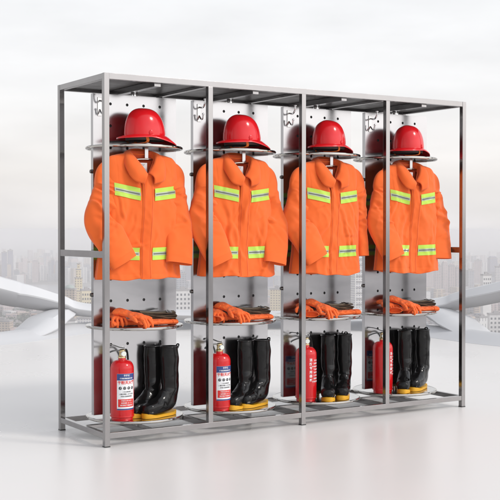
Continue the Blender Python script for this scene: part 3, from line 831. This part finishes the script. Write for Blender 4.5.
FM = {
 'lavender': facade('lavender_facade', (.30, .29, .36), (.12, .13, .19), 5, 4),
 'pink': facade('pinkish_facade', (.55, .44, .42), (.20, .18, .20), 6, 4),
 'grey': facade('grey_facade', (.36, .36, .39), (.14, .15, .18), 7, 4.2),
 'white': facade('white_facade', (.72, .70, .68), (.22, .22, .26), 5, 3.6, .5),
 'cream': facade('cream_facade', (.72, .62, .42), (.26, .20, .14), 5, 4, .5),
 'tan': facade('tan_facade', (.52, .42, .33), (.15, .12, .11), 6, 3.8, .5),
 'stripe': facade('striped_facade', (.70, .52, .44), (.13, .10, .10), 40, 5, .5),
 'tall': facade('tall_window_facade', (.74, .73, .72), (.10, .10, .12), 6, 16, .72),
}
for k_, c_ in (('cream', (.72, .62, .42)), ('white', (.72, .70, .68)), ('tall', (.74, .73, .72))): M['plain_' + k_] = mat(k_ + '_render', c_, .8, var=.1, vscale=.08)
M['roof'] = mat('roof_grey', (.33, .31, .31), .8, var=.2, vscale=.05)
M['roof_red'] = mat('roof_red', (.36, .20, .16), .8, var=.2, vscale=.05)
M['glass_dark'] = mat('dark_window', (.06, .065, .08), .2)
M['dome_green'] = mat('green_dome', (.30, .36, .33), .5)
gd = YAW
def tower(x0, x1, ytop, d, mk, label, kind='flat', base=ZC, ratio=.8, turn=.2, group=None, name='tower_block'):
    c = at((x0+x1)/2, ytop, d); w = (x1-x0)/F*d; h = c.z - base
    t = thing(name, label, 'building', (c.x, c.y, base), group)
    t.rotation_euler.z = -YAW + turn
    w = w/(abs(math.cos(turn)) + ratio*abs(math.sin(turn))); dp = w*ratio
    a, b = w/2, dp/2; mt = FM[mk] if kind != 'windows' else M['plain_' + mk]
    if kind == 'stepped':
        hs = [(1, 0, .62), (.74, .62, .80), (.5, .80, .92), (.28, .92, 1)]
        for s, z0, z1 in hs:
            m = MB(); m.box(-a*s, a*s, -b*s, b*s, h*z0, h*z1); m.build('wall', mt, t)
        for s, z0, z1 in hs:
            m = MB(); m.box(-a*s-.5, a*s+.5, -b*s-.5, b*s+.5, h*z1+.01, h*z1+1.2); m.build('cornice', M['roof'], t)
    else:
        hh = h*(.93 if kind in ('crown', 'spire') else 1) - 2
        m = MB(); m.box(-a, a, -b, b, 0, hh); m.build('wall', mt, t)
        m = MB(); m.box(-a-.4, a+.4, -b-.4, b+.4, hh+.01, hh+2); r = m.build('roof', M['roof'], t)
        m = MB(); m.box(-a*.35, a*.3, -b*.4, b*.4, hh+2.01, hh+5); m.box(a*.45, a*.7, -b*.3, b*.2, hh+2.01, hh+3.6); m.build('plant_room', M['roof'], r)
        if kind == 'crown':
            m = MB(); m.rings([[(-a*s, -b*s, z), (a*s, -b*s, z), (a*s, b*s, z), (-a*s, b*s, z)] for s, z in ((.8, hh+2.02), (.8, h*.965), (.5, h))]); m.build('crown', mt, t)
        if kind == 'spire':
            m = MB(); m.tube([(0, 0, hh+2), (0, 0, h*1.0), (0, 0, h*1.12)], [a*.5, a*.22, .4], 10); m.build('spire', M['roof'], t)
        if kind == 'dome':
            m = MB(); m.lathe([(a*.8*math.cos(k*PI/16), hh+2+a*.55*math.sin(k*PI/16)) for k in range(9)], n=28); m.build('dome', M['dome_green'], t, smooth=True)
    if kind == 'balcony':
        nn = int(h/9)
        for k in range(min(nn, 22)):
            m = MB(); m.box(-a*.7, a*.7, -b-1.6, -b-.02, h-9-k*7, h-7.8-k*7); m.build('balcony', M['roof'], t)
    if kind == 'windows':
        for q in range(4):
            for k in range(5):
                m = MB(); m.box(lerp(-a*.85, a*.62, q/3), lerp(-a*.85, a*.62, q/3)+a*.22, -b-.25, -b+.1, h-8-k*5.5, h-5.4-k*5.5); m.build('window', M['glass_dark'], t)
    return t
T = [
 (1.5, 7, 252, 3000, 'lavender', 'dusky lavender tower at the far left edge of the skyline, shorter twin', 'flat'),
 (7.4, 13.2, 250, 3060, 'lavender', 'dusky lavender tower on the left skyline, taller twin, highest on that side', 'flat'),
 (14, 19.5, 270, 3100, 'grey', 'low grey block right beside the twin lavender towers', 'flat'),
 (20, 26, 273, 2960, 'pink', 'low pinkish block on the far bank right of the twin towers', 'flat'),
 (32, 38.4, 259, 3000, 'pink', 'pinkish square tower standing alone on the left skyline', 'crown'),
 (26.5, 31, 275, 3200, 'grey', 'small grey block at the foot of the lone pinkish tower, left of it', 'flat'),
 (39.5, 46.5, 272, 3150, 'lavender', 'low lavender slab on the far bank right of the lone pinkish tower', 'flat'),
 (48, 51, 262, 3020, 'grey', 'slim grey tower just left of the spired tower', 'flat'),
 (51.2, 54.5, 258, 3100, 'lavender', 'slim tower with a needle spire seen left of the rear rack post', 'spire'),
 (55, 58.5, 260, 3050, 'grey', 'slim grey tower touching the rear left post in view', 'crown'),
 (65, 71, 266, 3300, 'lavender', 'hazy lavender block seen between the two left posts, behind the cream tower', 'flat'),
 (84, 90, 264, 3300, 'grey', 'hazy grey tower right of the cream stepped tower', 'flat'),
 (73, 84, 264, 1500, 'cream', 'cream stepped tower with a tapering top, between the two left posts', 'stepped'),
 (63, 76, 288, 1450, 'tan', 'tan building with a green dome, at the foot of the cream stepped tower', 'dome'),
 (80, 92, 289, 1420, 'cream', 'low cream block right of the stepped tower', 'windows'),
 (31, 47, 311.5, 1460, 'stripe', 'block with red and dark floor bands under the left arch beam', 'flat'),
 (-6, 12, 320, 1420, 'tan', 'low tan block at the left edge under the arch beam', 'flat'),
 (12, 22, 322, 1500, 'white', 'low white block under the left arch beam beside the tan one', 'flat'),
 (63, 76, 319, 1360, 'tall', 'white block with rows of dark windows under the beam, between the left posts', 'windows'),
 (77, 94, 317, 1390, 'white', 'white block with small windows under the beam, near the front left post', 'balcony'),
 (175, 186, 270, 1900, 'grey', 'grey tower glimpsed between the first and second panels', 'crown'),
 (185, 196, 263, 2800, 'lavender', 'hazy tall tower glimpsed between the first and second panels, behind the grey one', 'flat'),
 (174, 191, 289, 1400, 'white', 'white low block glimpsed between the first and second panels', 'windows'),
 (264, 273, 270, 2500, 'lavender', 'hazy lavender tower glimpsed between the second and third panels', 'flat'),
 (270, 284, 288, 1450, 'cream', 'cream block glimpsed between the second and third panels', 'flat'),
 (351, 366, 252, 1400, 'white', 'tall white residential tower glimpsed between the third and fourth panels', 'balcony'),
 (425, 434, 266, 2500, 'pink', 'pale pink tower partly behind the rightmost jacket', 'flat'),
 (434.5, 441, 263, 2300, 'pink', 'pale pink tower, first of the close row left of the end post', 'crown'),
 (441.5, 448, 261, 2350, 'pink', 'pale pink tower, second and tallest of the close row left of the end post', 'crown'),
 (448.5, 455, 263, 2300, 'pink', 'pale pink tower, third of the close row left of the end post', 'crown'),
 (455.5, 462, 265, 2350, 'pink', 'pale pink tower, last of the close row, touching the end post', 'crown'),
 (466, 474, 270, 2400, 'grey', 'pale grey tower just right of the end post', 'flat'),
 (474, 482, 260, 2900, 'pink', 'hazy pinkish tower right of the pale grey one', 'flat'),
 (481, 491, 274, 1500, 'white', 'pale block with dark windows rising over the right arch beam', 'windows'),
 (488, 497, 256, 3000, 'lavender', 'hazy broad tower on the right skyline', 'crown'),
 (495, 507, 266, 2000, 'white', 'whitish tower at the right edge over the beam', 'flat'),
 (476, 487, 316, 1400, 'tall', 'white block with tall dark windows under the right arch beam', 'flat'),
 (488, 504, 313, 1440, 'white', 'white block at the right edge under the arch beam', 'windows'),
 (462, 475, 320, 1500, 'white', 'low white block in the crook of the right arch leg', 'flat'),
]
for k, (x0, x1, yt, d, mk, lb, kd) in enumerate(T):
    tower(x0, x1, yt, d, mk, lb, kd, turn=.12 + .25*math.sin(k*2.3), ratio=.6 + .3*math.sin(k*1.7)**2, group='city towers far below the terrace')
# countless rooftops
rnd = random.Random(11); m = MB()
for k in range(2600):
    d = 1330*(4.2**rnd.random()); px = rnd.uniform(-260, 760)
    if px < 130 and 2150 < d < 2900: continue
    c = at(px, 250, d); w = rnd.uniform(9, 26); l = rnd.uniform(9, 26); h = rnd.uniform(6, 26) if d < 2800 else rnd.uniform(8, 52)
    if d < 1700: h = min(h, 16)
    a = rnd.choice((.2, .2, 1.1, -.5)); ca, sa = math.cos(a), math.sin(a)
    q = [(c.x + x*ca - y*sa, c.y + x*sa + y*ca) for x, y in ((-w, -l), (w, -l), (w, l), (-w, l))]
    q = [((x - c.x)*.5 + c.x, (y - c.y)*.5 + c.y) for x, y in q]
    m.rings([[(x, y, ZC) for x, y in q], [(x, y, ZC + h) for x, y in q]], False, True, mi=rnd.randrange(4))
o = m.build('rooftops', [FM['white'], FM['tan'], FM['grey'], FM['pink']]); o['kind'] = 'stuff'; o['label'] = 'countless low buildings of the hazy city'
m = MB(); rnd = random.Random(3)
for k in range(900):
    d = rnd.uniform(1300, 1800) if k < 650 else rnd.uniform(1800, 2150); px = rnd.uniform(-90, 110) if k < 600 else rnd.uniform(-200, 700)
    c = at(px, 250, d); r = rnd.uniform(3, 7)
    for q in range(5):
        cc = Vector((c.x + rnd.uniform(-r, r), c.y + rnd.uniform(-r, r), ZC + r*1.1 + rnd.uniform(-.3, .9)*r)); rr = r*rnd.uniform(.4, .75)
        dirs = [Vector((rnd.gauss(0, 1), rnd.gauss(0, 1), rnd.gauss(0, 1))).normalized() for _ in range(7)]
        for v in dirs:
            a = v.orthogonal().normalized(); b = v.cross(a); p = cc + v*rr; s = rr*.55
            m.add([p + a*s, p + b*s, p - a*s, p - b*s], [(0, 1, 2, 3)], rnd.randrange(2))
M['leaf'] = mat('treetop_green', (.07, .09, .055), .8); M['leaf2'] = mat('treetop_dark', (.045, .06, .045), .8)
o = m.build('treetops', [M['leaf'], M['leaf2']]); o['kind'] = 'stuff'; o['label'] = 'treetops along the river bank'
M['city_ground'] = mat('city_ground', (.24, .23, .22), .9, var=.35, vscale=.004)
m = MB(); m.lathe([(1, 0), (3000, 0), (12000, 0), (45000, 0)], (CAM.x, CAM.y, ZC), 64, cap0=True, cap1=False)
o = m.build('ground', M['city_ground']); o['kind'] = 'structure'
M['river'] = mat('river_water', (.33, .34, .36), .25, bump=.3, bscale=.02, bdist=2)
m = MB(); pl = [at(px, 250, d) for px, d in ((-500, 2900), (-100, 2890), (40, 2860), (100, 2720), (150, 2400), (130, 2250), (60, 2190), (-40, 2180), (-500, 2150))]
m.add([(p.x, p.y, ZC + .6) for p in pl], [tuple(range(len(pl)))]); o = m.build('river', M['river']); o['kind'] = 'structure'
bp = at(43.5, 284, 2450); boat = thing('river_barge', 'small dark barge on the pale river below the left skyline', 'boat', (bp.x, bp.y, ZC + .7)); boat.rotation_euler.z = -YAW
M['barge'] = mat('barge_hull', (.08, .08, .09), .6)
m = MB(); m.rings([[(-12, -3, 0), (9, -3, 0), (12, 0, 0), (9, 3, 0), (-12, 3, 0)], [(-13, -3.5, 2.6), (10, -3.5, 2.6), (14.5, 0, 3.2), (10, 3.5, 2.6), (-13, 3.5, 2.6)]]); m.build('hull', M['barge'], boat)
m = MB(); m.box(-11, -6, -2.2, 2.2, 2.7, 6.2); m.build('wheelhouse', M['white_shell'], boat)

# ------------------------------------------------------------------ haze
hz = bpy.data.materials.new('haze_air'); hz.use_nodes = True; N = hz.node_tree.nodes; L = hz.node_tree.links
N.remove(N['Principled BSDF']); pv = N.new('ShaderNodeVolumePrincipled'); pv.inputs['Color'].default_value = (.995, .98, .985, 1); pv.inputs['Density'].default_value = .00035
L.new(pv.outputs[0], N['Material Output'].inputs['Volume'])
m = MB(); q = 47000; m.box(CAM.x-q, CAM.x+q, CAM.y-q, CAM.y+q, ZC-1, 3.2)
HAZE = True
if HAZE:
    o = m.build('haze', hz); o['kind'] = 'stuff'; o['label'] = 'pale haze over the city'

# ------------------------------------------------------------------ light
SUN_EL, SUN_AZ = R(38), R(142)        # behind the camera; azimuth clockwise from +y
w = bpy.data.worlds.new('World'); S.world = w; w.use_nodes = True; N = w.node_tree.nodes; L = w.node_tree.links
bg = N['Background']; bg.inputs['Strength'].default_value = .1
sky = N.new('ShaderNodeTexSky'); sky.sky_type = 'NISHITA'; sky.sun_disc = False; sky.sun_elevation = SUN_EL; sky.sun_rotation = SUN_AZ
sky.air_density = 1.2; sky.dust_density = 4
tc = N.new('ShaderNodeTexCoord'); sp = N.new('ShaderNodeSeparateXYZ'); L.new(tc.outputs['Generated'], sp.inputs[0])
cr = N.new('ShaderNodeValToRGB'); L.new(sp.outputs[2], cr.inputs[0])
e = cr.color_ramp; e.elements[0].position = 0.0; e.elements[0].color = (.84, .815, .82, 1); e.elements[1].position = .6; e.elements[1].color = (.52, .535, .57, 1)
for pos, c in ((.012, (.86, .835, .83)), (.05, (.92, .89, .87)), (.12, (.965, .96, .965)), (.22, (.98, .985, 1.0)), (.34, (.74, .755, .79))):
    k = e.elements.new(pos); k.color = (*c, 1)
# soft banks of cloud
mp = N.new('ShaderNodeMapping'); mp.inputs['Scale'].default_value = (2.2, 2.2, 9); L.new(tc.outputs['Generated'], mp.inputs[0])
nz = N.new('ShaderNodeTexNoise'); nz.inputs['Scale'].default_value = 2.4; nz.inputs['Detail'].default_value = 7; nz.inputs['Roughness'].default_value = .5; L.new(mp.outputs[0], nz.inputs['Vector'])
mr = N.new('ShaderNodeMapRange'); mr.inputs['From Min'].default_value = .3; mr.inputs['From Max'].default_value = .7; mr.inputs['To Min'].default_value = 8.9; mr.inputs['To Max'].default_value = 10.5
L.new(nz.outputs['Fac'], mr.inputs['Value'])
vm = N.new('ShaderNodeVectorMath'); vm.operation = 'SCALE'; L.new(cr.outputs[0], vm.inputs[0]); L.new(mr.outputs[0], vm.inputs['Scale'])
# the cloud glows round the veiled sun
sd = Vector((math.sin(SUN_AZ)*math.cos(SUN_EL), math.cos(SUN_AZ)*math.cos(SUN_EL), math.sin(SUN_EL)))
dt_ = N.new('ShaderNodeVectorMath'); dt_.operation = 'DOT_PRODUCT'; L.new(tc.outputs['Generated'], dt_.inputs[0]); dt_.inputs[1].default_value = sd
mg = N.new('ShaderNodeMapRange'); mg.interpolation_type = 'SMOOTHSTEP'; mg.inputs['From Min'].default_value = .35; mg.inputs['From Max'].default_value = 1; mg.inputs['To Min'].default_value = 1; mg.inputs['To Max'].default_value = 2.6
L.new(dt_.outputs['Value'], mg.inputs['Value'])
v2 = N.new('ShaderNodeVectorMath'); v2.operation = 'SCALE'; L.new(vm.outputs[0], v2.inputs[0]); L.new(mg.outputs[0], v2.inputs['Scale'])
mx = N.new('ShaderNodeMix'); mx.data_type = 'RGBA'; mx.inputs['Factor'].default_value = .9; L.new(sky.outputs[0], mx.inputs[6]); L.new(v2.outputs[0], mx.inputs[7])
L.new(mx.outputs[2], bg.inputs['Color'])
sl_ = bpy.data.lights.new('sun', 'SUN'); sl_.energy = 1.15; sl_.angle = R(10); sl_.color = (1, .96, .9)
so_ = bpy.data.objects.new('sun', sl_); COL.objects.link(so_); so_.rotation_euler = (-sd).to_track_quat('-Z', 'Y').to_euler()

S.view_settings.view_transform = 'Standard'; S.view_settings.look = 'None'; S.view_settings.gamma = 1; S.view_settings.exposure = .12
S.render.engine = 'CYCLES'
S.cycles.use_denoising = True
S.cycles.max_bounces = 8; S.cycles.glossy_bounces = 5; S.cycles.volume_bounces = 3
try: S.cycles.denoiser = 'OPENIMAGEDENOISE'
except Exception: pass
